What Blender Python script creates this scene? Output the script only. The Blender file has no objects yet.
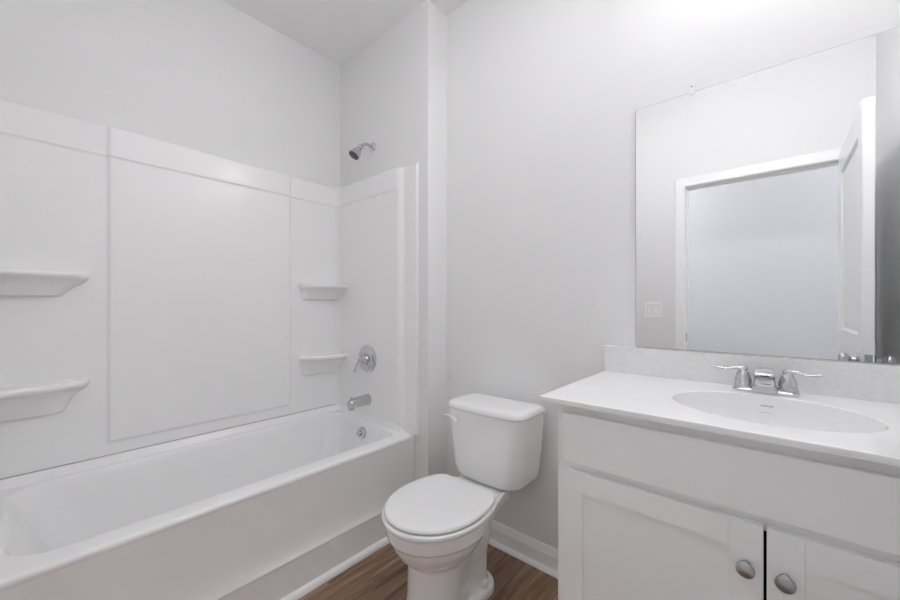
import bpy, bmesh, math, random
from mathutils import Vector, Matrix
C = bpy.context.scene
COL = C.collection
PI = math.pi
R = math.radians

# ------------------------------------------------------------------ camera, world, exposure
cam_d = bpy.data.cameras.new('camera')
cam_d.sensor_width = 36.0
cam_d.lens = 374.597 / 900 * 36.0
cam_d.shift_y = (304.949 - 300) / 900
cam_d.clip_start = 0.02
cam = bpy.data.objects.new('camera', cam_d)
COL.objects.link(cam)
cam.location = (0, 0, 1.17)
cam.rotation_euler = (PI / 2, 0, R(41.0985))
C.camera = cam
w = bpy.data.worlds.new('world'); C.world = w
w.use_nodes = True
w.node_tree.nodes['Background'].inputs[0].default_value = (0.8, 0.85, 0.9, 1)
w.node_tree.nodes['Background'].inputs[1].default_value = 0.3
C.view_settings.view_transform = 'Standard'
C.view_settings.look = 'None'
C.view_settings.gamma = 1
C.view_settings.exposure = 0.02
C.view_settings.use_curve_mapping = False
C.cycles.max_bounces = 16
C.cycles.diffuse_bounces = 12
C.cycles.glossy_bounces = 8
C.cycles.use_denoising = True
C.cycles.use_adaptive_sampling = False
VANITY_LIGHT = 59.0     # strength of the frosted shades over the mirror
CEILING_LIGHT = 11.5   # strength of the ceiling dome
HALL_FILL = 50.0       # strength of the added hall fill domes

# ------------------------------------------------------------------ materials
def mat(name, col, rough=0.5, metal=0.0, spec=0.5, coat=0.0, bump=None, var=None):
    m = bpy.data.materials.new(name); m.use_nodes = True
    nt = m.node_tree; b = nt.nodes['Principled BSDF']
    if not isinstance(col, tuple): col = (col, col, col)
    b.inputs['Base Color'].default_value = (*col, 1)
    b.inputs['Roughness'].default_value = rough
    b.inputs['Metallic'].default_value = metal
    b.inputs['Specular IOR Level'].default_value = spec
    b.inputs['Coat Weight'].default_value = coat
    b.inputs['Coat Roughness'].default_value = 0.08
    tc = nt.nodes.new('ShaderNodeTexCoord')
    if bump:
        n = nt.nodes.new('ShaderNodeTexNoise'); n.inputs['Scale'].default_value = bump[0]; n.inputs['Detail'].default_value = 4
        bp = nt.nodes.new('ShaderNodeBump'); bp.inputs['Strength'].default_value = bump[1]; bp.inputs['Distance'].default_value = 0.002
        nt.links.new(tc.outputs['Object'], n.inputs['Vector'])
        nt.links.new(n.outputs['Fac'], bp.inputs['Height'])
        nt.links.new(bp.outputs['Normal'], b.inputs['Normal'])
    if var:
        n = nt.nodes.new('ShaderNodeTexNoise'); n.inputs['Scale'].default_value = var[0]; n.inputs['Detail'].default_value = 6
        n.inputs['Roughness'].default_value = 0.7
        r = nt.nodes.new('ShaderNodeValToRGB')
        r.color_ramp.elements[0].position = 0.35; r.color_ramp.elements[1].position = 0.65
        r.color_ramp.elements[0].color = (*[c * (1 - var[1]) for c in col], 1)
        r.color_ramp.elements[1].color = (*[min(1, c * (1 + var[1])) for c in col], 1)
        nt.links.new(tc.outputs['Object'], n.inputs['Vector'])
        nt.links.new(n.outputs['Fac'], r.inputs['Fac'])
        nt.links.new(r.outputs['Color'], b.inputs['Base Color'])
    return m

def emis(name, col, s):
    m = bpy.data.materials.new(name); m.use_nodes = True
    b = m.node_tree.nodes['Principled BSDF']
    b.inputs['Base Color'].default_value = (*col, 1)
    b.inputs['Emission Color'].default_value = (*col, 1)
    b.inputs['Emission Strength'].default_value = s
    b.inputs['Roughness'].default_value = 0.4
    return m

def wood_floor():
    m = bpy.data.materials.new('brown_plank_floor'); m.use_nodes = True
    nt = m.node_tree; N = nt.nodes.new; L = nt.links.new
    b = nt.nodes['Principled BSDF']
    tc = N('ShaderNodeTexCoord')
    mp = N('ShaderNodeMapping'); mp.inputs['Rotation'].default_value = (0, 0, PI / 2); mp.inputs['Location'].default_value = (0.4, 0.045, 0)
    L(tc.outputs['Object'], mp.inputs['Vector'])
    br = N('ShaderNodeTexBrick'); br.offset = 0.37; br.offset_frequency = 2
    br.inputs['Scale'].default_value = 1; br.inputs['Mortar Size'].default_value = 0.0008
    br.inputs['Brick Width'].default_value = 1.22; br.inputs['Row Height'].default_value = 0.152
    br.inputs['Color1'].default_value = (0.0, 0.0, 0.0, 1); br.inputs['Color2'].default_value = (1, 1, 1, 1)
    br.inputs['Mortar'].default_value = (0.5, 0.5, 0.5, 1)
    L(mp.outputs['Vector'], br.inputs['Vector'])
    # grain: noise stretched along the plank, shifted per plank
    st = N('ShaderNodeMapping'); st.inputs['Scale'].default_value = (1.6, 13, 1)
    ad = N('ShaderNodeVectorMath'); ad.operation = 'ADD'
    sc = N('ShaderNodeVectorMath'); sc.operation = 'SCALE'; sc.inputs['Scale'].default_value = 7.3
    L(br.outputs['Color'], sc.inputs[0])
    L(mp.outputs['Vector'], ad.inputs[0]); L(sc.outputs[0], ad.inputs[1])
    L(ad.outputs[0], st.inputs['Vector'])
    n1 = N('ShaderNodeTexNoise'); n1.inputs['Scale'].default_value = 1.3; n1.inputs['Detail'].default_value = 8; n1.inputs['Distortion'].default_value = 1.2
    L(st.outputs['Vector'], n1.inputs['Vector'])
    st2 = N('ShaderNodeMapping'); st2.inputs['Scale'].default_value = (6, 160, 1)
    L(ad.outputs[0], st2.inputs['Vector'])
    n2 = N('ShaderNodeTexNoise'); n2.inputs['Scale'].default_value = 1.0; n2.inputs['Detail'].default_value = 5
    L(st2.outputs['Vector'], n2.inputs['Vector'])
    mx = N('ShaderNodeMix'); mx.data_type = 'FLOAT'; mx.inputs['Factor'].default_value = 0.3
    L(n1.outputs['Fac'], mx.inputs['A']); L(n2.outputs['Fac'], mx.inputs['B'])
    rp = N('ShaderNodeValToRGB'); e = rp.color_ramp.elements
    e[0].position = 0.30; e[0].color = (0.125, 0.068, 0.042, 1)
    e[1].position = 0.72; e[1].color = (0.50, 0.345, 0.245, 1)
    k = rp.color_ramp.elements.new(0.5); k.color = (0.285, 0.175, 0.115, 1)
    L(mx.outputs['Result'], rp.inputs['Fac'])
    hs = N('ShaderNodeHueSaturation')
    mr = N('ShaderNodeMapRange'); mr.inputs['To Min'].default_value = 0.78; mr.inputs['To Max'].default_value = 1.18
    L(br.outputs['Color'], mr.inputs['Value']); L(mr.outputs['Result'], hs.inputs['Value'])
    L(rp.outputs['Color'], hs.inputs['Color'])
    dk = N('ShaderNodeMix'); dk.data_type = 'RGBA'; dk.inputs['B'].default_value = (0.05, 0.03, 0.02, 1)
    L(br.outputs['Fac'], dk.inputs['Factor']); L(hs.outputs['Color'], dk.inputs['A'])
    L(dk.outputs['Result'], b.inputs['Base Color'])
    b.inputs['Roughness'].default_value = 0.5; b.inputs['Specular IOR Level'].default_value = 0.35
    bp = N('ShaderNodeBump'); bp.inputs['Strength'].default_value = 0.15; bp.inputs['Distance'].default_value = 0.001
    L(n2.outputs['Fac'], bp.inputs['Height']); L(bp.outputs['Normal'], b.inputs['Normal'])
    return m

M_WALL = mat('light_grey_wall_paint', (0.81, 0.81, 0.81), 0.55, spec=0.3, bump=(350, 0.08))
M_CEIL = mat('flat_white_ceiling_paint', (0.88, 0.88, 0.88), 0.9, spec=0.2, bump=(250, 0.1))
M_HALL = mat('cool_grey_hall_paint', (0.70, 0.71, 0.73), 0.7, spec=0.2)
M_TRIM = mat('white_semigloss_trim', (0.92, 0.92, 0.92), 0.3)
M_ACRYL = mat('glossy_white_acrylic', (0.88, 0.88, 0.88), 0.24, spec=0.5)
M_PORC = mat('white_porcelain', (0.88, 0.88, 0.88), 0.1, spec=0.5, coat=0.3)
M_SEAT = mat('white_seat_plastic', (0.84, 0.84, 0.84), 0.22)
M_CAB = mat('white_painted_cabinet', (0.88, 0.88, 0.88), 0.4)
M_DOOR_GAP_SHADE = mat('black_door_gap_shade', (0.02, 0.02, 0.02), 0.9, spec=0.1)
M_TOP = mat('white_cultured_marble', (0.88, 0.88, 0.88), 0.14, var=(14, 0.015))
M_SPLASH = mat('flecked_white_cultured_marble', (0.80, 0.80, 0.80), 0.2, var=(60, 0.045))
M_CHROME = mat('polished_chrome', (0.62, 0.62, 0.63), 0.09, metal=1)
M_NICKEL = mat('brushed_nickel', (0.45, 0.45, 0.45), 0.32, metal=1)
M_RUBBER = mat('dark_grey_nozzle_face', (0.10, 0.10, 0.10), 0.5)
M_MIRROR = mat('silvered_mirror', (0.87, 0.872, 0.876), 0.0, metal=1)
M_GEDGE = mat('mirror_glass_edge', (0.50, 0.52, 0.515), 0.15)
M_CLIP = mat('clear_plastic_clip', (0.85, 0.85, 0.85), 0.15)
M_LABEL = mat('grey_printed_mark', (0.33, 0.33, 0.34), 0.4)
M_PALE = mat('pale_grey_printed_mark', (0.62, 0.62, 0.62), 0.4)
M_CAULK_GAP_SHADE = mat('grey_joint_and_gap_shade', (0.38, 0.38, 0.38), 0.7)  # caulk joint, and painted gap shade round the switch rockers
M_PLATE = mat('white_switch_plastic', (0.93, 0.93, 0.93), 0.3)
M_FILL_FLOOR = mat('pale_fill_hall_floor', (0.66, 0.65, 0.63), 0.95, spec=0.1, bump=(300, 0.5))
M_FLOOR = wood_floor()

# ------------------------------------------------------------------ mesh helpers
def sharp(bm, ang=38):
    for f in bm.faces: f.smooth = True
    a = R(ang)
    for e in bm.edges:
        if len(e.link_faces) == 2 and e.calc_face_angle(0) > a: e.smooth = False

def obj(name, bm, m, parent=None, ang=38, recalc=True, wn=True):
    if recalc: bmesh.ops.recalc_face_normals(bm, faces=bm.faces[:])
    sharp(bm, ang)
    me = bpy.data.meshes.new(name); bm.to_mesh(me); bm.free()
    for q in (m if isinstance(m, (list, tuple)) else [m]): me.materials.append(q)
    o = bpy.data.objects.new(name, me); COL.objects.link(o)
    if wn: o.modifiers.new('weighted_normals', 'WEIGHTED_NORMAL').keep_sharp = True
    if parent: o.parent = parent; o.matrix_parent_inverse = Matrix.Translation(-Vector(parent.location))
    return o

def thing(name, label, cat, loc=(0, 0, 0), group=None):
    o = bpy.data.objects.new(name, None); COL.objects.link(o)
    o.location = loc; o.empty_display_size = 0.1
    return tag(o, label, cat, group)

def tag(o, label=None, cat=None, group=None, kind=None):
    if label: o['label'] = label
    if cat: o['category'] = cat
    if group: o['group'] = group
    if kind: o['kind'] = kind
    return o

def struct(name, bm, m, label, cat, parent=None, ang=38):
    o = obj(name, bm, m, parent, ang)
    if not parent: tag(o, label, cat, kind='structure')
    return o

def box(bm, x0, x1, y0, y1, z0, z1, bev=0, seg=2):
    r = bmesh.ops.create_cube(bm, size=1)
    vs = r['verts']
    for v in vs:
        v.co = Vector(((x0 + x1) / 2 + v.co.x * (x1 - x0), (y0 + y1) / 2 + v.co.y * (y1 - y0), (z0 + z1) / 2 + v.co.z * (z1 - z0)))
    if bev:
        es = list({e for v in vs for e in v.link_edges})
        bmesh.ops.bevel(bm, geom=es, offset=bev, segments=seg, affect='EDGES', profile=0.5)
    return bm

def bx(*a, **k):
    return box(bmesh.new(), *a, **k)

def loft(bm, rings, cap0=True, cap1=True, closed=True):
    V = [[bm.verts.new(p) for p in r] for r in rings]
    n = len(V[0])
    for a, b in zip(V, V[1:]):
        for i in range(n if closed else n - 1):
            j = (i + 1) % n
            bm.faces.new((a[i], a[j], b[j], b[i]))
    if cap0: bm.faces.new(V[0])
    if cap1: bm.faces.new(V[-1])
    return bm

def frame_rings(path, radii, n=16):
    """rings of circles perpendicular to a path; radii may be numbers or (ru, rv)"""
    P = [Vector(p) for p in path]; out = []
    up = None
    for i, p in enumerate(P):
        t = (P[min(i + 1, len(P) - 1)] - P[max(i - 1, 0)]).normalized()
        if up is None:
            up = Vector((0, 0, 1)) if abs(t.z) < 0.9 else Vector((0, 1, 0))
        u = (up - t * up.dot(t)).normalized(); v = t.cross(u); up = u
        r = radii[i] if isinstance(radii, (list, tuple)) else radii
        ru, rv = r if isinstance(r, (list, tuple)) else (r, r)
        out.append([p + u * (ru * math.cos(a)) + v * (rv * math.sin(a)) for a in [2 * PI * k / n for k in range(n)]])
    return out

def tube(bm, path, radii, n=16):
    return loft(bm, frame_rings(path, radii, n))

def smooth_path(pts, k=6):
    P = [Vector(p) for p in pts]; out = []
    for i in range(len(P) - 1):
        p0, p1, p2, p3 = P[max(i - 1, 0)], P[i], P[i + 1], P[min(i + 2, len(P) - 1)]
        for j in range(k):
            t = j / k
            out.append(0.5 * (2 * p1 + (p2 - p0) * t + (2 * p0 - 5 * p1 + 4 * p2 - p3) * t * t + (3 * p1 - p0 - 3 * p2 + p3) * t ** 3))
    out.append(P[-1]); return out

def lathe(bm, origin, axis, prof, n=32):
    """prof: (radius, distance along axis)"""
    o = Vector(origin); a = Vector(axis).normalized()
    u = a.orthogonal().normalized(); v = a.cross(u)
    rings = [[o + a * h + u * (r * math.cos(t)) + v * (r * math.sin(t)) for t in [2 * PI * k / n for k in range(n)]] for r, h in prof]
    return loft(bm, rings)

def rrect(x0, x1, y0, y1, rad, z, nc=8, ns=14):
    """rounded rectangle ring, ccw from (x1,y0); rad = one number or 4 (x1y0, x1y1, x0y1, x0y0)"""
    if not isinstance(rad, (list, tuple)): rad = [rad] * 4
    cs = [((x1 - rad[0], y0 + rad[0]), -PI / 2, rad[0]), ((x1 - rad[1], y1 - rad[1]), 0, rad[1]),
          ((x0 + rad[2], y1 - rad[2]), PI / 2, rad[2]), ((x0 + rad[3], y0 + rad[3]), PI, rad[3])]
    arcs = [[(c[0] + r * math.cos(a + PI / 2 * i / nc), c[1] + r * math.sin(a + PI / 2 * i / nc)) for i in range(nc + 1)] for c, a, r in cs]
    pts = []
    for i, a in enumerate(arcs):
        pts += a
        b = arcs[(i + 1) % 4][0]
        pts += [(a[-1][0] + (b[0] - a[-1][0]) * k / ns, a[-1][1] + (b[1] - a[-1][1]) * k / ns) for k in range(1, ns)]
    zf = z if callable(z) else (lambda x, y: z)
    return [Vector((x, y, zf(x, y))) for x, y in pts]

def sstep(a, b, x):
    t = max(0, min(1, (x - a) / (b - a))); return t * t * (3 - 2 * t)

def extrude_profile(bm, prof, a, b, mapf):
    """closed profile list swept from a to b; mapf(p, t) -> point"""
    return loft(bm, [[Vector(mapf(p, a)) for p in prof], [Vector(mapf(p, b)) for p in prof]])

# ------------------------------------------------------------------ measured planes
XL, YS, ZC, XS, YB, XR, YD = -2.1825, 1.3925, 2.757, -1.3665, 1.5378, 0.424, -0.1265
YH, XHL, XHR = -1.1, -1.7, 1.5            # the hall behind the camera
DX0, DX1, DZ = -0.502, 0.308, 2.031        # door opening

# ------------------------------------------------------------------ setting
struct('floor', bx(XL - 0.1, XHR + 0.1, YD - 0.05, YB + 0.1, -0.05, 0), M_FLOOR, 'brown wood plank floor of the bathroom', 'floor')
struct('floor_hall', bx(XHL - 0.1, XHR + 0.1, YH - 0.1, YD - 0.05, -0.05, 0), M_FILL_FLOOR, 'unseen hall floor, made pale to bounce fill light', 'floor')  # unseen hall floor, pale so it bounces light through the doorway
struct('ceiling', bx(XL - 0.1, XHR + 0.1, YH - 0.1, YB + 0.1, ZC, ZC + 0.06), M_CEIL, 'flat white ceiling over the bathroom', 'ceiling')
struct('wall_left', bx(XL - 0.1, XL, YD - 0.1, YB + 0.1, 0, ZC), M_WALL, 'light grey wall behind the long side of the tub', 'wall')
struct('wall_shower', bx(XL, XS, YS, YB + 0.1, 0, ZC), M_WALL, 'thick plumbing wall at the tub end carrying the shower head', 'wall')
struct('wall_back', bx(XS, XR + 0.1, YB, YB + 0.1, 0, ZC), M_WALL, 'light grey wall behind toilet and vanity', 'wall')
struct('wall_right', bx(XR, XR + 0.1, YD, YB, 0, ZC), M_WALL, 'light grey side wall at the end of the vanity', 'wall')
bm = bmesh.new()
box(bm, XL, DX0 - 0.02, YD - 0.115, YD, 0, ZC)
box(bm, DX1 + 0.02, XR + 0.1, YD - 0.115, YD, 0, ZC)
box(bm, DX0 - 0.02, DX1 + 0.02, YD - 0.115, YD, DZ + 0.02, ZC)
struct('wall_door', bm, M_WALL, 'light grey wall with the doorway seen in the mirror', 'wall')
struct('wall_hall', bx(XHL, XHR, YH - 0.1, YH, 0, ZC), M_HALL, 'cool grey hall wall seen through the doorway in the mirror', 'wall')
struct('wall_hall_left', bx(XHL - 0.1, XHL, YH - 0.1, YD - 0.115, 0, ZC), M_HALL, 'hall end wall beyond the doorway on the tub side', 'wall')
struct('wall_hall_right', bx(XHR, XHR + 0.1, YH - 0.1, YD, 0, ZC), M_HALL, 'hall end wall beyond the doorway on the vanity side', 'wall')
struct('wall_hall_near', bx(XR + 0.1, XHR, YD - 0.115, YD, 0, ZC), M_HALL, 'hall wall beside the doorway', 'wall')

BB = [(0, 0), (0.0135, 0), (0.0135, 0.072), (0.0105, 0.078), (0.0105, 0.082), (0.0085, 0.085), (0.0085, 0.091), (0.006, 0.095), (0.006, 0.1), (0.003, 0.105), (0, 0.105)]
QR = [(0, 0), (0.017, 0), (0.0165, 0.006), (0.014, 0.012), (0.009, 0.0165), (0.003, 0.0185), (0, 0.019)]
def base(name, a, b, mapf, label):
    bm = bmesh.new(); extrude_profile(bm, BB, a, b, mapf)
    o = struct(name, bm, M_TRIM, label, 'baseboard', ang=25)
    bm = bmesh.new()
    extrude_profile(bm, [(p[0] + 0.0135, p[1]) for p in QR], a, b, mapf)
    obj('shoe_moulding', bm, M_TRIM, o, ang=50)
base('baseboard_back', XS, -0.4755, lambda p, t: (t, YB - p[0], p[1]), 'white moulded baseboard behind the toilet')
base('baseboard_shower', YS, YB - 0.031, lambda p, t: (XS + p[0], t, p[1]), 'short white baseboard on the return beside the tub')
base('baseboard_right', YD + 0.031, 1.0, lambda p, t: (XR - p[0], t, p[1]), 'white baseboard along the side wall')
base('baseboard_door', -1.43, DX0 - 0.068, lambda p, t: (t, YD + p[0], p[1]), 'white baseboard along the doorway wall')
base('baseboard_hall', XHL, XHR, lambda p, t: (t, YH + p[0], p[1]), 'white baseboard along the hall wall')
bm = bmesh.new()
extrude_profile(bm, [(-0.004, 0), (0.017, 0), (0.0165, 0.009), (0.013, 0.018), (0.007, 0.023), (-0.004, 0.025)], YD + 0.031, YS, lambda p, t: (-1.4505 + p[0], t, p[1]))
struct('trim_1', bm, M_TRIM, 'white quarter round moulding at the foot of the tub', 'trim', ang=50)

# door casing, jamb and leaf
CP = [(0, 0), (0, 0.013), (0.006, 0.016), (0.012, 0.0165), (0.020, 0.0135), (0.034, 0.0125), (0.048, 0.0115), (0.058, 0.0095), (0.064, 0.008), (0.067, 0.0)]
def casing(name, side, label):
    y = YD if side > 0 else YD - 0.115
    W = 0.067
    bm = bmesh.new()
    rings = [[Vector((DX0 - p[0], y + side * p[1], 0)) for p in CP],
             [Vector((DX0 - p[0], y + side * p[1], DZ + p[0])) for p in CP],
             [Vector((DX1 + p[0], y + side * p[1], DZ + p[0])) for p in CP],
             [Vector((DX1 + p[0], y + side * p[1], 0)) for p in CP]]
    loft(bm, rings)
    return struct(name, bm, M_TRIM, label, 'trim', ang=20)
casing('trim_2', 1, 'white moulded casing around the doorway seen in the mirror')
casing('trim_3', -1, 'white casing on the hall side of the doorway')
bm = bmesh.new()
box(bm, DX0 - 0.02, DX0, YD - 0.115, YD, 0, DZ + 0.02)
box(bm, DX1, DX1 + 0.02, YD - 0.115, YD, 0, DZ + 0.02)
box(bm, DX0, DX1, YD - 0.115, YD, DZ, DZ + 0.02)
box(bm, DX0, DX0 + 0.01, YD - 0.075, YD - 0.045, 0, DZ - 0.01)
box(bm, DX0, DX1, YD - 0.075, YD - 0.045, DZ - 0.01, DZ)
jamb = struct('trim_4', bm, M_TRIM, 'white door jamb lining the doorway', 'trim')
o = obj('strike_plate', bx(DX0 - 0.001, DX0 + 0.0015, YD - 0.042, YD - 0.004, 0.905, 0.965, bev=0.0006), M_NICKEL, jamb); o['label'] = 'dull metal strike plate'

def door_bm(x0, x1, y0, y1, z0, z1):
    bm = bmesh.new()
    xm0, xm1 = x0 + 0.008, x1 - 0.008
    st, rl = 0.115, 0.12
    box(bm, x0, x1, y0, y0 + st, z0, z1, bev=0.0015); box(bm, x0, x1, y1 - st, y1, z0, z1, bev=0.0015)
    pan = [(z0 + 0.22, 0.86), (1.035, z1 - rl)]
    for a, b in ((z0, z0 + 0.22), (0.86, 1.035), (z1 - rl, z1)): box(bm, x0, x1, y0 + st, y1 - st, a, b)
    ya, yb = y0 + st, y1 - st
    for a, b in pan:
        for xs, xd in ((x0, 1), (x1, -1)):     # sloped moulding then raised field, both faces
            r = lambda i, d: [Vector((xs + xd * d, ya + i, a + i)), Vector((xs + xd * d, yb - i, a + i)), Vector((xs + xd * d, yb - i, b - i)), Vector((xs + xd * d, ya + i, b - i))]
            loft(bm, [r(0, 0.0), r(0.010, 0.011), r(0.022, 0.012), r(0.050, 0.004), r(0.053, 0.004)], cap0=False)
        box(bm, xm0 + 0.006, xm1 - 0.006, ya, yb, a, b)
    return bm
door = struct('door_1', door_bm(0.271, 0.306, -0.075, 0.738, 0.012, 2.036), M_TRIM, 'white two-panel door standing open, seen in the mirror', 'door')
for s in (-1, 1):
    bm = bmesh.new()
    x = 0.271 if s < 0 else 0.306
    lathe(bm, (x, 0.675, 0.933), (s, 0, 0), [(0.001, 0), (0.032, 0), (0.032, 0.004), (0.027, 0.009), (0.013, 0.012), (0.011, 0.026), (0.016, 0.032), (0.024, 0.038), (0.0285, 0.047), (0.028, 0.056), (0.022, 0.063), (0.010, 0.0665), (0.001, 0.067)])
    obj('door_knob', bm, M_CHROME, door)
obj('latch_plate', bx(0.277, 0.300, 0.7365, 0.7395, 0.905, 0.962, bev=0.0006), M_NICKEL, door)
for z in (0.25, 1.02, 1.80):
    bm = bmesh.new(); lathe(bm, (0.309, -0.082, z), (0, 0, 1), [(0.0005, 0), (0.006, 0), (0.006, 0.09), (0.0005, 0.09)], 16)
    obj('hinge', bm, M_NICKEL, door)

# ------------------------------------------------------------------ bathtub
YN, YF = YD, YS
tub = thing('bathtub', 'glossy white alcove bathtub along the left wall', 'bathtub', (-1.81, 0.63, 0))
def zledge(x, y):
    return 0.477 + 0.046 * (1 - sstep(-1.585, -1.54, x))
def zdeck(x, y):
    return 0.477 + 0.016 * (1 - sstep(-2.05, -1.7, x))
g = 0.002
rings = [
    rrect(XL + g, -1.462, YN + g, YF - g, 0.003, 0.452),
    rrect(XL + g, -1.459, YN + g, YF - g, 0.003, lambda x, y: 0.462 if x > -1.52 else zledge(x, y) - 0.01),
    rrect(XL + g, -1.4605, YN + g, YF - g, 0.004, lambda x, y: zledge(x, y) - (0.006 if x > -1.48 else 0)),
    rrect(XL + 0.010, -1.466, YN + 0.010, YF - 0.006, 0.006, lambda x, y: zledge(x, y) - (0.0015 if x > -1.48 else 0)),
    rrect(XL + 0.028, -1.472, YN + 0.028, YF - 0.028, 0.010, zledge),
    rrect(XL + 0.033, -1.476, YN + 0.033, YF - 0.033, 0.014, lambda x, y: zledge(x, y) - (zledge(x, y) - zdeck(x, y)) * 0.12),
    rrect(XL + 0.042, -1.482, YN + 0.042, YF - 0.040, 0.02, lambda x, y: zledge(x, y) - (zledge(x, y) - zdeck(x, y)) * 0.85),
    rrect(XL + 0.050, -1.490, YN + 0.050, YF - 0.045, 0.03, zdeck),
    rrect(-2.122, -1.536, YN + 0.085, 1.339, (0.13, 0.06, 0.10, 0.13), zdeck),
    rrect(-2.116, -1.542, YN + 0.091, 1.333, (0.13, 0.06, 0.10, 0.13), lambda x, y: zdeck(x, y) - 0.003),
    rrect(-2.110, -1.548, YN + 0.099, 1.328, (0.13, 0.06, 0.10, 0.13), lambda x, y: zdeck(x, y) - 0.012),
    rrect(-2.104, -1.553, YN + 0.108, 1.324, (0.13, 0.065, 0.10, 0.13), lambda x, y: zdeck(x, y) - 0.035),
    rrect(-2.088, -1.568, YN + 0.165, 1.306, (0.13, 0.075, 0.11, 0.13), 0.33),
    rrect(-2.064, -1.590, YN + 0.245, 1.262, (0.13, 0.085, 0.12, 0.13), 0.17),
    rrect(-2.048, -1.606, YN + 0.275, 1.235, (0.13, 0.09, 0.12, 0.13), 0.125),
    rrect(-2.020, -1.634, YN + 0.31, 1.20, (0.12, 0.09, 0.11, 0.12), 0.10),
    rrect(-1.98, -1.675, YN + 0.36, 1.15, (0.11, 0.09, 0.10, 0.11), 0.094)]
bm = bmesh.new(); loft(bm, rings, cap0=False)
obj('basin', bm, M_ACRYL, tub, ang=60)
AP = [(-1.462, 0.458), (-1.4625, 0.440), (-1.466, 0.415), (-1.470, 0.36), (-1.4715, 0.29), (-1.4705, 0.235), (-1.467, 0.20), (-1.461, 0.178), (-1.455, 0.166), (-1.4515, 0.160), (-1.4505, 0.157), (-1.4512, 0.153), (-1.453, 0.146), (-1.4545, 0.07), (-1.4545, 0.0), (-1.52, 0.0), (-1.52, 0.455)]
bm = bmesh.new(); extrude_profile(bm, AP, YN + g, YF - g, lambda p, t: (p[0], t, p[1]))
obj('apron', bm, M_ACRYL, tub, ang=28)
# overflow plate on the sloping end
ov_n = Vector((0, -0.985, 0.17)).normalized()
ov = Vector((-1.832, 1.3165, 0.420))
bm = bmesh.new(); lathe(bm, ov, ov_n, [(0.0005, -0.004), (0.034, -0.004), (0.035, 0.004), (0.032, 0.010), (0.022, 0.013), (0.018, 0.0135), (0.0005, 0.0135)])
ovp = obj('overflow_plate', bm, M_CHROME, tub)
bm = bmesh.new(); lathe(bm, ov + ov_n * 0.0125, ov_n, [(0.0005, 0), (0.017, 0), (0.017, 0.012), (0.014, 0.017), (0.0005, 0.017)])
obj('overflow_knob', bm, M_CHROME, ovp)
bm = bmesh.new(); lathe(bm, (-1.832, 1.06, 0.0935), (0, 0, 1), [(0.0005, 0), (0.035, 0), (0.034, 0.004), (0.024, 0.004), (0.020, 0.010), (0.0005, 0.012)])
obj('drain', bm, M_CHROME, tub)

# ------------------------------------------------------------------ tub surround
XB, YE, YNP = -2.165, 1.360, YN + 0.0325   # inner faces: back, far end, near end
RC = 0.042
sur = thing('tub_surround', 'glossy white moulded wall surround with corner shelves above the tub', 'tub surround', (-2.16, 0.63, 0.523))
ZT = 1.935
def zlist():
    z = [0.5245, 0.545, 0.572, 0.578, 0.584, 0.590, 0.7, 0.9, 1.1, 1.3, 1.5, 1.7, 1.77, 1.790, 1.796, 1.8, 1.804, 1.808, 1.811, 1.814, 1.817, 1.820, 1.824, 1.828, 1.834, 1.86, 1.90, 1.923, 1.929, 1.933, ZT]
    return z
def dz_common(z):
    bead = 0.0055 * math.exp(-((z - 1.812) / 0.0055) ** 2)
    band = 0.0045 * sstep(1.812, 1.824, z)
    return bead + band
def top_round(z):
    return -0.006 * sstep(ZT - 0.010, ZT, z) ** 2
def d_back(s, z):
    pro = 0.010 * sstep(0.240, 0.256, s) * (1 - sstep(1.036, 1.052, s)) * sstep(0.574, 0.588, z)
    return dz_common(z) + pro + top_round(z)
def grid(pf, S, Z, thick_close):
    """surface pf(s,z); closed at the rim back to the wall by thick_close(s,z)"""
    bm = bmesh.new()
    V = [[bm.verts.new(pf(s, z)) for z in Z] for s in S]
    for i in range(len(S) - 1):
        for j in range(len(Z) - 1):
            bm.faces.new((V[i][j], V[i + 1][j], V[i + 1][j + 1], V[i][j + 1]))
    loop = [(i, 0) for i in range(len(S))] + [(len(S) - 1, j) for j in range(1, len(Z))] + [(i, len(Z) - 1) for i in range(len(S) - 2, -1, -1)] + [(0, j) for j in range(len(Z) - 2, 0, -1)]
    W = [bm.verts.new(thick_close(S[i], Z[j])) for i, j in loop]
    n = len(loop)
    for k in range(n):
        a, b = loop[k], loop[(k + 1) % n]
        bm.faces.new((V[a[0]][a[1]], V[b[0]][b[1]], W[(k + 1) % n], W[k]))
    return bm
# back panel with both rounded corners: parametrised along Y; corner arcs use s beyond the flat
def pathpt(s):
    y0, y1 = YNP + RC, YE - RC
    if s < y0:
        a = (y0 - s) / RC; a = min(a, PI / 2)
        c = (XB + RC, y0); n = (math.cos(a), math.sin(a))
        return (c[0] - RC * n[0], c[1] - RC * n[1]), n
    if s > y1:
        a = min((s - y1) / RC, PI / 2)
        c = (XB + RC, y1); n = (math.cos(a), -math.sin(a))
        return (c[0] - RC * n[0], c[1] - RC * n[1]), n
    return (XB, s), (1, 0)
def pb(s, z):
    p, n = pathpt(s); d = d_back(s, z)
    return Vector((p[0] + n[0] * d, p[1] + n[1] * d, z))
def pb_wall(s, z):
    p, n = pathpt(s)
    q = (p[0] - n[0] * 0.015, p[1] - n[1] * 0.015)
    return Vector((max(q[0], XL + 0.0015), min(max(q[1], YN + 0.0015), YS - 0.0015), z))
y0, y1 = YNP + RC, YE - RC
S = [y0 - RC * PI / 2 * k / 10 for k in range(10, 0, -1)] + [y0, 0.1, 0.2, 0.236, 0.240, 0.244, 0.248, 0.252, 0.256, 0.26, 0.4, 0.6, 0.8, 1.0, 1.032, 1.036, 1.040, 1.044, 1.048, 1.052, 1.056, 1.2, y1] + [y1 + RC * PI / 2 * k / 10 for k in range(1, 11)]
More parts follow.
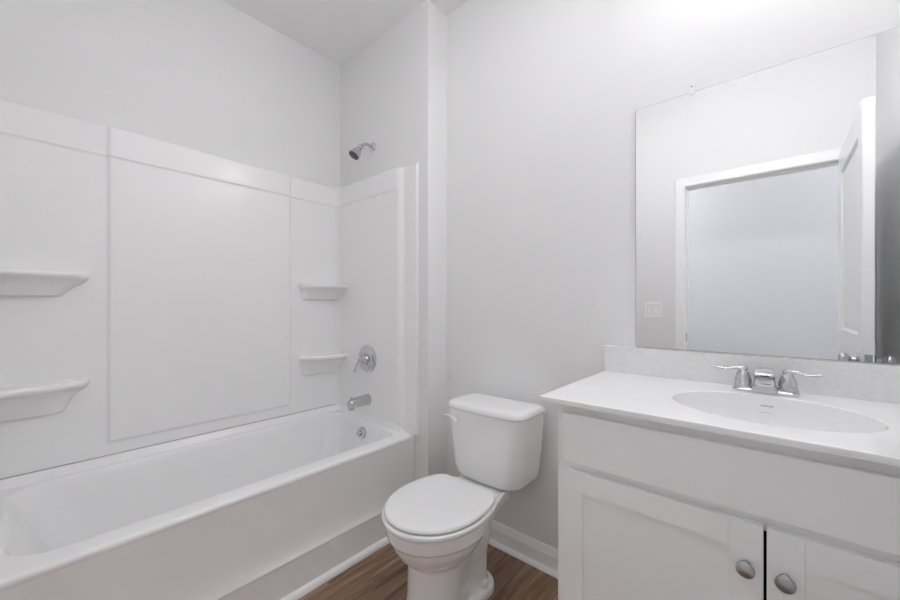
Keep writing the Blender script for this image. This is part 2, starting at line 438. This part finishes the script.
obj('back_panel', grid(pb, S, zlist(), pb_wall), M_ACRYL, sur, ang=60)
# end panels: run along X from the corner tangent to the outer flange
xs0 = XB + RC
def end_off(x):     # how far the flange steps back towards the wall
    return 0.020 * sstep(-1.570, -1.527, x)
def end_edge(x):
    return 0.010 * sstep(-1.444, -1.434, x) ** 2
def make_end(far):
    def pf(x, z):
        zz = z - 0.009 * sstep(1.84, 1.92, z)
        if x > -1.545 and z < 0.53: zz = 0.4795
        elif x > -1.56 and z < 0.53: zz = 0.50
        d = dz_common(z) * (1 - sstep(-1.59, -1.56, x)) + top_round(z) - end_off(x) - end_edge(x)
        return Vector((x, YE - d if far else YNP + d, zz))
    def pw(x, z):
        zz = z - 0.009 * sstep(1.84, 1.92, z)
        if x > -1.545 and z < 0.53: zz = 0.4795
        elif x > -1.56 and z < 0.53: zz = 0.50
        return Vector((x, YS - 0.0015 if far else YN + 0.0015, zz))
    X = [xs0, -2.05, -1.9, -1.75, -1.64, -1.60, -1.59, -1.576, -1.570, -1.565, -1.560, -1.555, -1.550, -1.546, -1.543, -1.539, -1.535, -1.531, -1.527, -1.52, -1.49, -1.46, -1.446, -1.444, -1.442, -1.440, -1.438, -1.436, -1.434]
    return grid(pf, X, zlist(), pw)
obj('end_panel', make_end(True), M_ACRYL, sur, ang=60)
obj('end_panel', make_end(False), M_ACRYL, sur, ang=60)
# moulded corner shelves
def shelf(far, z0, drop, kb):
    L, D = (0.262 if far else 0.284), 0.125            # along the back wall, along the end wall
    yc = YE if far else YNP
    sg = -1 if far else 1
    def ring(z, kl, kd, inset):
        pts = []
        n = 26
        for i in range(n + 1):
            t = i / n
            # front edge: tip on the back wall, bulging out, then straight to the end wall
            a = L * kl * (1 - t) - inset * (0 if t < 0.98 else 0)
            dd = D * kd * (0.62 * (1 - (1 - min(1, t / 0.26)) ** 3.2) + 0.38 * t)
            pts.append((XB + max(0.0, dd - inset), yc + sg * max(0.0, a - inset * (1 - t))))
        pts += [(XB - 0.012, yc - sg * 0.012 ), (XB - 0.012, yc + sg * (L * kl - inset))]
        return [Vector((x, y, z)) for x, y in pts]
    bm = bmesh.new()
    loft(bm, [ring(z0 - drop, kb, 0.16, 0), ring(z0 - drop + 0.006, kb + 0.02, 0.24, 0), ring(z0 - 0.062, kb + 0.5 * (0.96 - kb), 0.44, 0), ring(z0 - 0.040, 0.95, 0.64, 0), ring(z0 - 0.032, 0.975, 0.80, 0), ring(z0 - 0.026, 0.99, 0.93, 0), ring(z0 - 0.019, 1.0, 1.0, 0), ring(z0 - 0.012, 1.004, 1.015, 0), ring(z0 - 0.005, 1, 1, 0.002), ring(z0 - 0.001, 1, 1, 0.007), ring(z0, 1, 1, 0.014), ring(z0 - 0.002, 1, 1, 0.026)])
    obj('corner_shelf', bm, M_ACRYL, sur, ang=50)
shelf(True, 1.300, 0.098, 0.90); shelf(True, 0.862, 0.122, 0.90); shelf(False, 1.302, 0.098, 0.70); shelf(False, 0.866, 0.126, 0.72)
# dark joint between surround and tub ledge
bm = bmesh.new()
box(bm, XB - 0.008, XB + 0.0012, YNP + 0.03, YE - 0.03, 0.5235, 0.5262)
obj('joint_line', bm, M_CAULK_GAP_SHADE, sur)['label'] = 'grey caulk joint where the surround meets the tub'

# ------------------------------------------------------------------ shower fittings
XV = -1.832
sh = thing('showerhead', 'chrome shower head on a bent arm high on the plumbing wall', 'shower head', (XV, YS, 2.118))
bm = bmesh.new(); lathe(bm, (XV, YS, 2.118), (0, -1, 0), [(0.0005, 0), (0.029, 0), (0.029, 0.003), (0.024, 0.009), (0.012, 0.013), (0.0005, 0.013)])
obj('flange', bm, M_CHROME, sh)
arm = smooth_path([(XV, YS - 0.002, 2.118), (XV, YS - 0.035, 2.122), (XV, YS - 0.060, 2.117), (XV, YS - 0.088, 2.094)], 6)
bm = bmesh.new(); tube(bm, arm, 0.0095)
obj('shower_arm', bm, M_CHROME, sh)
hd = Vector((-0.12, -0.56, -0.82)).normalized()
p0 = Vector((XV, YS - 0.084, 2.098))
bm = bmesh.new(); lathe(bm, p0, hd, [(0.0005, -0.004), (0.013, -0.004), (0.015, 0.004), (0.015, 0.014), (0.012, 0.018), (0.014, 0.023), (0.018, 0.030), (0.026, 0.045), (0.033, 0.060), (0.036, 0.070), (0.0365, 0.076), (0.034, 0.078), (0.0005, 0.078)])
hb = obj('spray_head', bm, M_CHROME, sh)
bm = bmesh.new(); lathe(bm, p0 + hd * 0.0775, hd, [(0.0005, 0), (0.031, 0), (0.030, 0.003), (0.012, 0.005), (0.0005, 0.005)])
obj('nozzle_face', bm, M_RUBBER, hb)

vz, vx = 0.851, -1.836
va = thing('shower_valve', 'round chrome shower valve plate with lever handle', 'shower valve', (vx, YE, vz))
bm = bmesh.new(); lathe(bm, (vx, YE - 0.0002, vz), (0, -1, 0), [(0.0005, 0), (0.082, 0), (0.082, 0.004), (0.077, 0.009), (0.070, 0.0105), (0.066, 0.0085), (0.052, 0.0095), (0.048, 0.013), (0.034, 0.016), (0.0005, 0.016)], 48)
obj('escutcheon', bm, M_CHROME, va)
bm = bmesh.new(); lathe(bm, (vx, YE - 0.012, vz), (0, -1, 0), [(0.0005, 0), (0.030, 0), (0.029, 0.010), (0.023, 0.022), (0.021, 0.040), (0.0235, 0.046), (0.022, 0.056), (0.014, 0.063), (0.0005, 0.065)])
obj('valve_stem', bm, M_CHROME, va)
bm = bmesh.new(); tube(bm, smooth_path([(vx, YE - 0.052, vz + 0.004), (vx - 0.022, YE - 0.060, vz - 0.022), (vx - 0.036, YE - 0.062, vz - 0.044), (vx - 0.042, YE - 0.066, vz - 0.076)], 6),
     [(0.012, 0.012)] * 3 + [(0.011, 0.010)] * 5 + [(0.0085, 0.008)] * 5 + [(0.0075, 0.0075)] * 6)
obj('lever', bm, M_CHROME, va)
sz = 0.609
sp = thing('tub_spout', 'chrome tub spout with diverter above the tub end', 'tub spout', (XV, YE, sz))
bm = bmesh.new()
rings = []
for d, ru, rv, dzz in ((0.0002, 0.034, 0.031, 0), (0.006, 0.034, 0.031, 0), (0.010, 0.0325, 0.0295, 0), (0.05, 0.031, 0.028, -0.0015), (0.09, 0.029, 0.0265, -0.003), (0.118, 0.028, 0.0255, -0.0045), (0.130, 0.025, 0.0235, -0.006), (0.136, 0.015, 0.015, -0.008)):
    rings.append([Vector((XV + rv * math.cos(a), YE - d, sz + dzz + ru * math.sin(a))) for a in [2 * PI * k / 24 for k in range(24)]])
loft(bm, rings)
lathe(bm, (XV, YE - 0.113, sz - 0.012), (0, -0.1, -1), [(0.0005, 0), (0.020, 0), (0.0215, 0.0), (0.0215, 0.022), (0.0195, 0.026), (0.0005, 0.026)], 24)
lathe(bm, (XV, YE - 0.118, sz + 0.014), (0, 0, 1), [(0.0005, 0), (0.004, 0), (0.004, 0.012), (0.008, 0.014), (0.008, 0.019), (0.006, 0.021), (0.0005, 0.021)], 16)
obj('spout_body', bm, M_CHROME, sp)
bm = bmesh.new(); lathe(bm, (XV, YE - 0.1165, sz - 0.0370), (0, -0.1, -1), [(0.0005, 0), (0.0165, 0), (0.0165, 0.003), (0.0005, 0.003)], 24)
obj('outlet', bm, M_RUBBER, sp)

# ------------------------------------------------------------------ toilet
TX = -0.955
toi = thing('toilet', 'white two-piece toilet with closed round lid between tub and vanity', 'toilet', (TX, 1.15, 0))
def plan(z, yf, yc, hw, yb, hb, n=56, e=2.0, dx=0, convex=False):
    """egg outline: front half ellipse, back tapering to a flat end of half-width hb"""
    pts = []
    m = n // 2
    right = []
    for i in range(m // 2 + 1):                      # front centre -> widest right
        a = PI / 2 * i / (m // 2)
        s, c = math.sin(a), math.cos(a)
        right.append((hw * abs(s) ** (2 / e), yc - (yc - yf) * abs(c) ** (2 / e)))
    k = m - m // 2
    for i in range(1, k + 1):                        # widest -> back corner
        t = i / k
        if convex:
            x, ty = hb + (hw - hb) * math.cos(t * PI / 2) ** 0.9, math.sin(t * PI / 2)
            right.append((x, yc + (yb - yc) * ty)); continue
        x = hw + (hb - hw) * sstep(0, 1, t) ** 0.9
        right.append((x, yc + (yb - yc) * t))
    left = [(-x, y) for x, y in reversed(right[1:])]
    allp = right + left
    return [Vector((TX + dx + x, y, z)) for x, y in allp]
bm = bmesh.new()
loft(bm, [plan(0.395, 0.842, 1.05, 0.155, 1.345, 0.095), plan(0.403, 0.832, 1.04, 0.166, 1.352, 0.103), plan(0.404, 0.822, 1.04, 0.178, 1.356, 0.110), plan(0.398, 0.818, 1.04, 0.182, 1.358, 0.113),
          plan(0.357, 0.823, 1.04, 0.179, 1.357, 0.108), plan(0.350, 0.828, 1.04, 0.174, 1.352, 0.10), plan(0.346, 0.836, 1.04, 0.166, 1.345, 0.09),
          plan(0.318, 0.845, 1.04, 0.158, 1.335, 0.075), plan(0.288, 0.862, 1.04, 0.142, 1.31, 0.066), plan(0.265, 0.886, 1.035, 0.121, 1.29, 0.06), plan(0.252, 0.902, 1.03, 0.108, 1.27, 0.06),
          plan(0.242, 0.908, 1.02, 0.101, 1.22, 0.06), plan(0.12, 0.905, 1.01, 0.100, 1.16, 0.06), plan(0.03, 0.893, 1.01, 0.106, 1.16, 0.06), plan(0.0, 0.890, 1.01, 0.108, 1.16, 0.06)])
# trapway neck behind the front column
def nk(z, y0, y1, hw, r):
    return rrect(TX - hw, TX + hw, y0, y1, r, z, nc=6, ns=4)
loft(bm, [nk(0.36, 1.08, 1.345, 0.075, 0.05), nk(0.25, 1.05, 1.315, 0.064, 0.05), nk(0.15, 1.02, 1.295, 0.058, 0.05), nk(0.06, 1.02, 1.29, 0.06, 0.05), nk(0.02, 1.02, 1.29, 0.066, 0.05), nk(0.0, 1.02, 1.29, 0.066, 0.05)])
# foot flange with rounded back corners
loft(bm, [rrect(TX - 0.093, TX + 0.093, 0.99, 1.32, (0.05, 0.085, 0.085, 0.05), 0.0, nc=8, ns=6), rrect(TX - 0.093, TX + 0.093, 0.99, 1.32, (0.05, 0.085, 0.085, 0.05), 0.026, nc=8, ns=6),
          rrect(TX - 0.089, TX + 0.089, 0.99, 1.316, (0.05, 0.082, 0.082, 0.05), 0.036, nc=8, ns=6), rrect(TX - 0.078, TX + 0.078, 1.0, 1.304, (0.05, 0.075, 0.075, 0.05), 0.040, nc=8, ns=6)])
bowl = obj('bowl', bm, M_PORC, toi, ang=180, wn=False)
rm = bowl.modifiers.new('remesh', 'REMESH'); rm.mode = 'VOXEL'; rm.voxel_size = 0.0042; rm.use_smooth_shade = True
sm = bowl.modifiers.new('smooth', 'SMOOTH'); sm.iterations = 5; sm.factor = 0.5
for s in (-1, 1):
    bm = bmesh.new(); lathe(bm, (TX + s * 0.068, 1.225, 0.036), (s * 0.1, 0, 1), [(0.0005, 0), (0.0165, 0), (0.0165, 0.014), (0.0148, 0.022), (0.009, 0.0275), (0.0005, 0.029)], 20)
    obj('bolt_cap', bm, M_SEAT, toi)
bm = bmesh.new()
SE = lambda z, i: plan(z, 0.808 + i, 1.035, 0.189 - i, 1.212 - i, 0.112 - i, e=2.05, convex=True)
loft(bm, [SE(0.4065, 0.012), SE(0.4065, 0.004), SE(0.4105, 0.0005), SE(0.4185, 0), SE(0.4235, 0.003), SE(0.4250, 0.010)])
obj('seat_ring', bm, M_SEAT, toi, ang=50)
bm = bmesh.new()
LI = lambda z, i: plan(z, 0.817 + i, 1.035, 0.182 - i, 1.212 - i, 0.106 - i, e=2.05, convex=True)
loft(bm, [LI(0.4285, 0.012), LI(0.4285, 0.003), LI(0.4320, 0), LI(0.4375, 0.001), LI(0.4415, 0.004), LI(0.4435, 0.010), LI(0.4445, 0.03), LI(0.4455, 0.08)])
obj('lid', bm, M_SEAT, toi, ang=50)
for s in (-1, 1):
    obj('hinge', bx(TX + s * 0.075 - 0.022, TX + s * 0.075 + 0.022, 1.207, 1.235, 0.402, 0.432, bev=0.006, seg=3), M_SEAT, toi)
def tk(z, hw, yf, yb, r, bow=0.0):
    p = rrect(TX - hw, TX + hw, yf, yb, r, z, nc=8, ns=12)
    for v in p:
        if v.y < (yf + yb) / 2: v.y -= bow * (1 - ((v.x - TX) / hw) ** 2)
    return p
R4 = (0.055, 0.02, 0.02, 0.055)
bm = bmesh.new()
loft(bm, [tk(0.398, 0.10, 1.345, 1.48, (0.04, 0.02, 0.02, 0.04)), tk(0.400, 0.145, 1.318, 1.492, (0.055, 0.03, 0.03, 0.055), 0.006), tk(0.409, 0.163, 1.306, 1.498, (0.06, 0.035, 0.035, 0.06), 0.010), tk(0.425, 0.172, 1.302, 1.502, (0.06, 0.035, 0.035, 0.06), 0.012),
          tk(0.46, 0.178, 1.299, 1.504, (0.055, 0.03, 0.03, 0.055), 0.014), tk(0.58, 0.189, 1.293, 1.506, (0.05, 0.025, 0.025, 0.05), 0.014), tk(0.69, 0.197, 1.288, 1.508, (0.045, 0.025, 0.025, 0.045), 0.014), tk(0.7065, 0.197, 1.288, 1.508, (0.045, 0.025, 0.025, 0.045), 0.014)])
tank = obj('tank', bm, M_PORC, toi, ang=60)
bm = bmesh.new()
def ld(z, i): return tk(z, 0.2045 - i, 1.283 + i, 1.510 - i, (0.055, 0.03, 0.03, 0.055), 0.016)
loft(bm, [ld(0.7065, 0.010), ld(0.7065, 0.003), ld(0.710, 0.0), ld(0.716, 0.0), ld(0.726, 0.003), ld(0.732, 0.009), ld(0.735, 0.02), ld(0.737, 0.05)])
obj('tank_lid', bm, M_PORC, toi, ang=50)
bm = bmesh.new()
lx, lz = -1.064, 0.662
tube(bm, smooth_path([(lx + 0.004, 1.258, lz - 0.010), (lx - 0.003, 1.256, lz + 0.004), (lx - 0.028, 1.259, lz + 0.013), (lx - 0.07, 1.266, lz + 0.011)], 6), [(0.008, 0.006)] * 10 + [(0.0075, 0.005)] * 9, 12)
lathe(bm, (lx, 1.292, lz - 0.004), (0, -1, 0), [(0.0005, 0), (0.011, 0), (0.011, 0.008), (0.008, 0.012), (0.007, 0.030), (0.0005, 0.032)], 20)
obj('flush_lever', bm, M_SEAT, toi)
bm = bmesh.new(); lathe(bm, (TX, 1.40, 0.372), (0, 0, 1), [(0.0005, 0), (0.045, 0), (0.045, 0.034), (0.0005, 0.034)], 24)
obj('tank_gasket', bm, M_RUBBER, toi)

# ------------------------------------------------------------------ vanity cabinet
VX0, VX1, VYF, VZ = -0.475, 0.4225, 1.019, 0.893
van = thing('vanity_cabinet', 'white vanity cabinet with two shaker doors under the sink', 'cabinet', (-0.02, 1.27, 0))
bm = bmesh.new()
t = 0.018
box(bm, VX0, VX0 + t, VYF, YB - 0.001, 0, VZ)
box(bm, VX1 - t, VX1, VYF, YB - 0.001, 0, VZ)
box(bm, VX0 + t, VX1 - t, VYF, YB - 0.001, 0.10, 0.118)
box(bm, VX0 + t, VX1 - t, YB - 0.012, YB - 0.001, 0.10, VZ - 0.2)
box(bm, VX0 + t, VX1 - t, VYF + 0.07, VYF + 0.085, 0, 0.10)
obj('body', bm, M_CAB, van)
bm = bmesh.new()
FY0, FY1 = VYF - 0.001, VYF + 0.018
box(bm, VX0, VX0 + 0.040, FY0, FY1, 0.10, VZ, bev=0.001); box(bm, VX1 - 0.040, VX1, FY0, FY1, 0.10, VZ, bev=0.001)
box(bm, VX0 + 0.040, VX1 - 0.040, FY0, FY1, VZ - 0.045, VZ); box(bm, VX0 + 0.040, VX1 - 0.040, FY0, FY1, 0.700, 0.755); box(bm, VX0 + 0.040, VX1 - 0.040, FY0, FY1, 0.10, 0.14)
obj('face_frame', bm, M_CAB, van)
DYF, DYB = 0.9965, VYF - 0.0012     # overlay fronts
obj('false_drawer_front', bx(-0.4525, 0.412, DYF, DYB, 0.7345, 0.8695, bev=0.003, seg=3), M_CAB, van)
def vdoor(x0, x1, kx):
    z0, z1 = 0.128, 0.7155
    s = 0.057
    d = bmesh.new()
    box(d, x0, x0 + s, DYF, DYB, z0, z1, bev=0.0012); box(d, x1 - s, x1, DYF, DYB, z0, z1, bev=0.0012)
    box(d, x0 + s, x1 - s, DYF, DYB, z1 - s, z1); box(d, x0 + s, x1 - s, DYF, DYB, z0, z0 + s)
    box(d, x0 + s - 0.004, x1 - s + 0.004, DYF + 0.007, DYB - 0.002, z0 + s - 0.004, z1 - s + 0.004)
    dr = obj('door', d, M_CAB, van)
    k = bmesh.new()
    lathe(k, (kx, DYF, 0.628), (0, -1, 0), [(0.0005, -0.002), (0.009, -0.002), (0.0085, 0.003), (0.006, 0.006), (0.006, 0.013), (0.011, 0.017), (0.0158, 0.021), (0.0163, 0.0235), (0.0145, 0.027), (0.009, 0.0295), (0.0005, 0.0305)])
    obj('knob', k, M_NICKEL, dr)
vdoor(-0.4525, -0.0205, -0.0485); vdoor(-0.0155, 0.412, 0.0125)
obj('door_gap_shade', bx(-0.030, 0.0, VYF + 0.019, VYF + 0.022, 0.145, 0.698), M_DOOR_GAP_SHADE, van)['label'] = 'black strip painting shade into the gap between the two doors'  # near-black strip paints the shade inside the door gap

# ------------------------------------------------------------------ vanity top
CX0, CX1, CYF, ZK = -0.516, XR - 0.001, 0.983, 0.9095
SX, SY, SA, SB = -0.0215, 1.242, 0.2025, 0.168
top = thing('countertop', 'white marble vanity countertop with moulded oval sink', 'countertop', (-0.04, 1.25, VZ))
N = 96
def ell(z, a, b, cy=SY): return [Vector((SX + a * math.cos(2 * PI * k / N), cy + b * math.sin(2 * PI * k / N), z)) for k in range(N)]
def rect_ring(z, i):
    x0, x1, y0, y1 = CX0 + i, CX1 - i, CYF + i, YB - 0.001 - i
    out = []
    corners = [(x1, y1), (x0, y1), (x0, y0), (x1, y0)]
    angs = [math.atan2((c[1] - SY) / SB, (c[0] - SX) / SA) % (2 * PI) for c in corners]
    idx = {min(range(N), key=lambda k: abs(2 * PI * k / N - a)): c for a, c in zip(angs, corners)}
    for k in range(N):
        if k in idx: out.append(Vector((*idx[k], z))); continue
        a = 2 * PI * k / N; dx, dy = SA * math.cos(a), SB * math.sin(a)
        ts = []
        if abs(dx) > 1e-9: ts += [((x1 if dx > 0 else x0) - SX) / dx]
        if abs(dy) > 1e-9: ts += [((y1 if dy > 0 else y0) - SY) / dy]
        tt = min(ts); out.append(Vector((SX + dx * tt, SY + dy * tt, z)))
    return out
bm = bmesh.new()
loft(bm, [ell(ZK - 0.0165, SA + 0.02, SB + 0.02), rect_ring(ZK - 0.0165, 0.0015), rect_ring(ZK - 0.015, 0), rect_ring(ZK - 0.003, 0), rect_ring(ZK - 0.0008, 0.0009), rect_ring(ZK, 0.003), ell(ZK, SA + 0.004, SB + 0.004), ell(ZK - 0.0008, SA + 0.0015, SB + 0.0015), ell(ZK - 0.003, SA, SB)], False, False)
obj('slab', bm, M_TOP, top, ang=60)
bm = bmesh.new()
pr_ = [(1.0, 0.003), (0.992, 0.016), (0.975, 0.040), (0.94, 0.068), (0.87, 0.095), (0.74, 0.117), (0.55, 0.130), (0.32, 0.137), (0.11, 0.140)]
rings = [ell(ZK - d, SA * k, SB * k) for k, d in pr_]
under = [ell(ZK - d - 0.008, SA * k + 0.008, SB * k + 0.008) for k, d in reversed(pr_)]
loft(bm, rings + under, False, False)
sink = obj('sink_basin', bm, M_TOP, top, ang=60)
bm = bmesh.new(); lathe(bm, (SX, SY, ZK - 0.156), (0, 0, 1), [(0.0005, 0), (0.024, 0), (0.024, 0.014), (0.030, 0.0175), (0.026, 0.0195), (0.016, 0.018), (0.0005, 0.019)])
obj('sink_drain', bm, M_CHROME, top)
# small printed mark on the back slope of the basin
def on_bowl(dx, k):
    import bisect
    # point on the basin's back slope: fraction k of the radius, dx metres off the centre line
    for (k0, d0), (k1, d1) in zip(pr_, pr_[1:]):
        if k1 <= k <= k0:
            d = d0 + (d1 - d0) * (k0 - k) / (k0 - k1)
    yy = SB * math.sqrt(max(0, k * k - (dx / SA) ** 2))
    nrm = Vector((0, -0.9, 0.43))
    return Vector((SX + dx, SY + yy, ZK - d)) + nrm * 0.0012
bm = bmesh.new()
def stroke(x0, k0, x1, k1, wd):
    a, b = on_bowl(x0, k0), on_bowl(x1, k1)
    side = (b - a).cross(Vector((0, -0.9, 0.43))).normalized() * wd * 0.5
    n = Vector((0, -0.9, 0.43)) * 0.0004
    loft(bm, [[a - side - n, b - side - n, b + side - n, a + side - n], [a - side + n, b - side + n, b + side + n, a + side + n]])
KU = 0.982
for i in range(8):                   # a row of letter-like dashes
    x = -0.0135 + i * 0.0036
    stroke(x, KU, x + 0.0026, KU, 0.0036)
obj('printed_mark', bm, M_LABEL, sink)
bm = bmesh.new()
for i in range(3):
    stroke(-0.016 + i * 0.009, 0.9625, -0.006 + i * 0.009, 0.9655, 0.0016)
obj('printed_mark', bm, M_PALE, sink)
sink.children[0]['label'] = 'small grey printed mark on the basin'
obj('backsplash', bx(CX0, CX1, 1.518, YB - 0.001, ZK - 0.0005, 1.0095, bev=0.002, seg=2), M_SPLASH, top)

# ------------------------------------------------------------------ faucet
FX, FY = -0.027, 1.458
fc = thing('faucet', 'chrome two-lever bathroom faucet behind the sink', 'faucet', (FX, FY, ZK))
bm = bmesh.new()
loft(bm, [rrect(FX - 0.078, FX + 0.078, FY - 0.026, FY + 0.026, 0.022, ZK + 0.0002), rrect(FX - 0.078, FX + 0.078, FY - 0.026, FY + 0.026, 0.022, ZK + 0.007), rrect(FX - 0.074, FX + 0.074, FY - 0.022, FY + 0.022, 0.02, ZK + 0.011)])
obj('deck_plate', bm, M_CHROME, fc)
bm = bmesh.new()
# spout: flared foot, waisted body rising and leaning out over the bowl
SR = [(0.006, 0.034, -0.030, 0.026, 0.012), (0.013, 0.031, -0.028, 0.024, 0.012), (0.024, 0.0265, -0.028, 0.021, 0.011), (0.036, 0.024, -0.032, 0.019, 0.010), (0.048, 0.0235, -0.040, 0.017, 0.010), (0.055, 0.0240, -0.058, 0.016, 0.010),
      (0.061, 0.0240, -0.062, 0.016, 0.010), (0.066, 0.0225, -0.056, 0.015, 0.010), (0.071, 0.019, -0.036, 0.013, 0.010), (0.0735, 0.014, -0.022, 0.008, 0.008)]
loft(bm, [rrect(FX - hw, FX + hw, FY + yf, FY + yb, r, ZK + h, nc=6, ns=4) for h, hw, yf, yb, r in SR])
obj('spout', bm, M_CHROME, fc, ang=60)
bm = bmesh.new(); lathe(bm, (FX, FY - 0.050, ZK + 0.0525), (0, -0.05, -1), [(0.0005, 0), (0.011, 0), (0.011, 0.006), (0.0095, 0.008), (0.0005, 0.008)], 20)
obj('aerator', bm, M_NICKEL, fc)
for s in (-1, 1):
    hx = FX + s * 0.051
    bm = bmesh.new()
    lathe(bm, (hx, FY, ZK + 0.006), (0, 0, 1), [(0.0005, 0), (0.0235, 0), (0.0235, 0.011), (0.0225, 0.0125), (0.0195, 0.013), (0.0195, 0.0165), (0.0215, 0.017), (0.0215, 0.021), (0.0205, 0.030), (0.0180, 0.041), (0.0140, 0.050), (0.0112, 0.055), (0.0125, 0.058), (0.0120, 0.063), (0.008, 0.0675), (0.0005, 0.068)])
    hh = obj('handle_hub', bm, M_CHROME, fc)
    bm = bmesh.new()
    tube(bm, smooth_path([(hx - s * 0.004, FY - 0.002, ZK + 0.066), (hx + s * 0.018, FY - 0.002, ZK + 0.067), (hx + s * 0.042, FY - 0.004, ZK + 0.062), (hx + s * 0.072, FY - 0.006, ZK + 0.066)], 6),
         [(0.0075, 0.009)] * 4 + [(0.0055, 0.0075)] * 5 + [(0.0042, 0.0068)] * 9 + [(0.003, 0.005)], 14)
    obj('lever', bm, M_CHROME, hh)

# ------------------------------------------------------------------ mirror
MX0, MX1, MZ0, MZ1 = -0.4045, 0.37, 1.0110, 1.9090
mir = thing('mirror', 'large frameless wall mirror above the vanity', 'mirror', (-0.017, YB, MZ0))
def mr(y, i, z=0):
    p = rrect(MX0 + i, MX1 - i, MZ0 + i, MZ1 - i, 0.012, 0, nc=6, ns=2)
    return [Vector((v.x, y, v.y)) for v in p]
bm = bmesh.new(); loft(bm, [mr(YB - 0.0062, 0.0024), mr(YB - 0.0061, 0.0024)]); obj('mirror_glass', bm, M_MIRROR, mir)
bm = bmesh.new(); loft(bm, [mr(YB - 0.0005, 0), mr(YB - 0.0045, 0), mr(YB - 0.006, 0.0024)]); obj('glass_edge', bm, M_GEDGE, mir)
bm = bmesh.new()
cxm = -0.222
box(bm, cxm - 0.008, cxm + 0.008, YB - 0.0095, YB - 0.0005, MZ1 + 0.0015, MZ1 + 0.026, bev=0.0025)
box(bm, cxm - 0.008, cxm + 0.008, YB - 0.0105, YB - 0.0068, MZ1 - 0.009, MZ1 + 0.014, bev=0.0015)
clip = obj('mirror_clip', bm, M_CLIP, mir); clip['label'] = 'clear plastic clip'
bm = bmesh.new(); lathe(bm, (cxm, YB - 0.0092, MZ1 + 0.018), (0, -1, 0), [(0.0005, 0), (0.0035, 0), (0.003, 0.0018), (0.0005, 0.0022)], 16)
obj('screw', bm, M_NICKEL, clip)

# ------------------------------------------------------------------ light switch on the doorway wall
sw = thing('light_switch', 'white double light switch on the doorway wall, seen in the mirror', 'light switch', (-0.7135, YD, 1.136))
obj('plate', bx(-0.773, -0.655, YD - 0.001, YD + 0.0055, 1.076, 1.194, bev=0.0025), M_PLATE, sw)
for xx in (-0.737, -0.691):
    bm = bmesh.new()
    obj('rocker_gap_shade', bx(xx - 0.0185, xx + 0.0185, YD + 0.005, YD + 0.0058, 1.136 - 0.0365, 1.136 + 0.0365), M_CAULK_GAP_SHADE, sw)  # grey sheet paints the shade of the gap round the rocker
    pr2 = [(-0.0345, 0.0055), (-0.0345, 0.0075), (0.0, 0.0065), (0.0345, 0.0105), (0.0345, 0.0055)]
    loft(bm, [[Vector((xx - 0.0165, YD + d, 1.136 + h)) for h, d in pr2], [Vector((xx + 0.0165, YD + d, 1.136 + h)) for h, d in pr2]])
    obj('rocker', bm, M_PLATE, sw, ang=5)

# ------------------------------------------------------------------ lamps of the room and added hall fill
M_SHADE = emis('lit_frosted_shade', (0.99, 0.985, 1.0), VANITY_LIGHT)
M_DOME = emis('lit_ceiling_diffuser', (0.99, 0.985, 1.0), CEILING_LIGHT)
M_HALL_FILL = emis('added_hall_fill_glow', (1.0, 0.995, 0.99), HALL_FILL)
vl = thing('vanity_light', 'wide bar light with curved white diffuser on the wall above the mirror', 'wall light', (-0.02, YB, 2.50))
bm = bmesh.new()
box(bm, -0.33, 0.29, YB - 0.024, YB - 0.0005, 2.44, 2.565, bev=0.003)
box(bm, -0.33, -0.318, YB - 0.112, YB - 0.022, 2.452, 2.553, bev=0.003); box(bm, 0.278, 0.29, YB - 0.112, YB - 0.022, 2.452, 2.553, bev=0.003)
box(bm, -0.318, 0.278, YB - 0.082, YB - 0.022, 2.450, 2.4555); box(bm, -0.318, 0.278, YB - 0.082, YB - 0.022, 2.5495, 2.553)
obj('housing', bm, M_NICKEL, vl)
bm = bmesh.new()
extrude_profile(bm, [(0.0245, 2.456), (0.070, 2.456), (0.090, 2.461), (0.103, 2.474), (0.108, 2.495), (0.108, 2.510), (0.103, 2.531), (0.090, 2.544), (0.070, 2.549), (0.0245, 2.549)], -0.3175, 0.2775, lambda p, t: (t, YB - p[0], p[1]))
obj('diffuser', bm, M_SHADE, vl, ang=50)
cl = thing('ceiling_light', 'round flush ceiling light over the middle of the bathroom', 'ceiling light', (-0.80, 0.70, ZC))
bm = bmesh.new(); lathe(bm, (-0.80, 0.70, ZC), (0, 0, -1), [(0.0005, -0.001), (0.19, -0.001), (0.19, 0.018), (0.18, 0.022), (0.0005, 0.022)], 40)
obj('pan', bm, M_TRIM, cl)
bm = bmesh.new(); lathe(bm, (-0.80, 0.70, ZC - 0.020), (0, 0, -1), [(0.178, 0), (0.176, 0.018), (0.155, 0.040), (0.105, 0.060), (0.04, 0.070), (0.0005, 0.071)], 40)
obj('diffuser', bm, M_DOME, cl)
for hx_, where in ((-1.2, 'at the tub end of the hall'), (1.1, 'at the vanity end of the hall')):  # unseen fill lamps added to brighten the hall and the room through the doorway
    hl = thing('hall_fill_light', 'added unseen fill light ' + where, 'ceiling light', (hx_, -0.42, ZC), 'hall fill lights')
    bm = bmesh.new(); lathe(bm, (hx_, -0.42, ZC), (0, 0, -1), [(0.0005, -0.001), (0.15, -0.001), (0.15, 0.018), (0.0005, 0.022)], 40)
    obj('pan', bm, M_TRIM, hl)
    bm = bmesh.new(); lathe(bm, (hx_, -0.42, ZC - 0.020), (0, 0, -1), [(0.132, 0), (0.130, 0.018), (0.112, 0.038), (0.075, 0.054), (0.0005, 0.063)], 40)
    obj('diffuser', bm, M_HALL_FILL, hl)
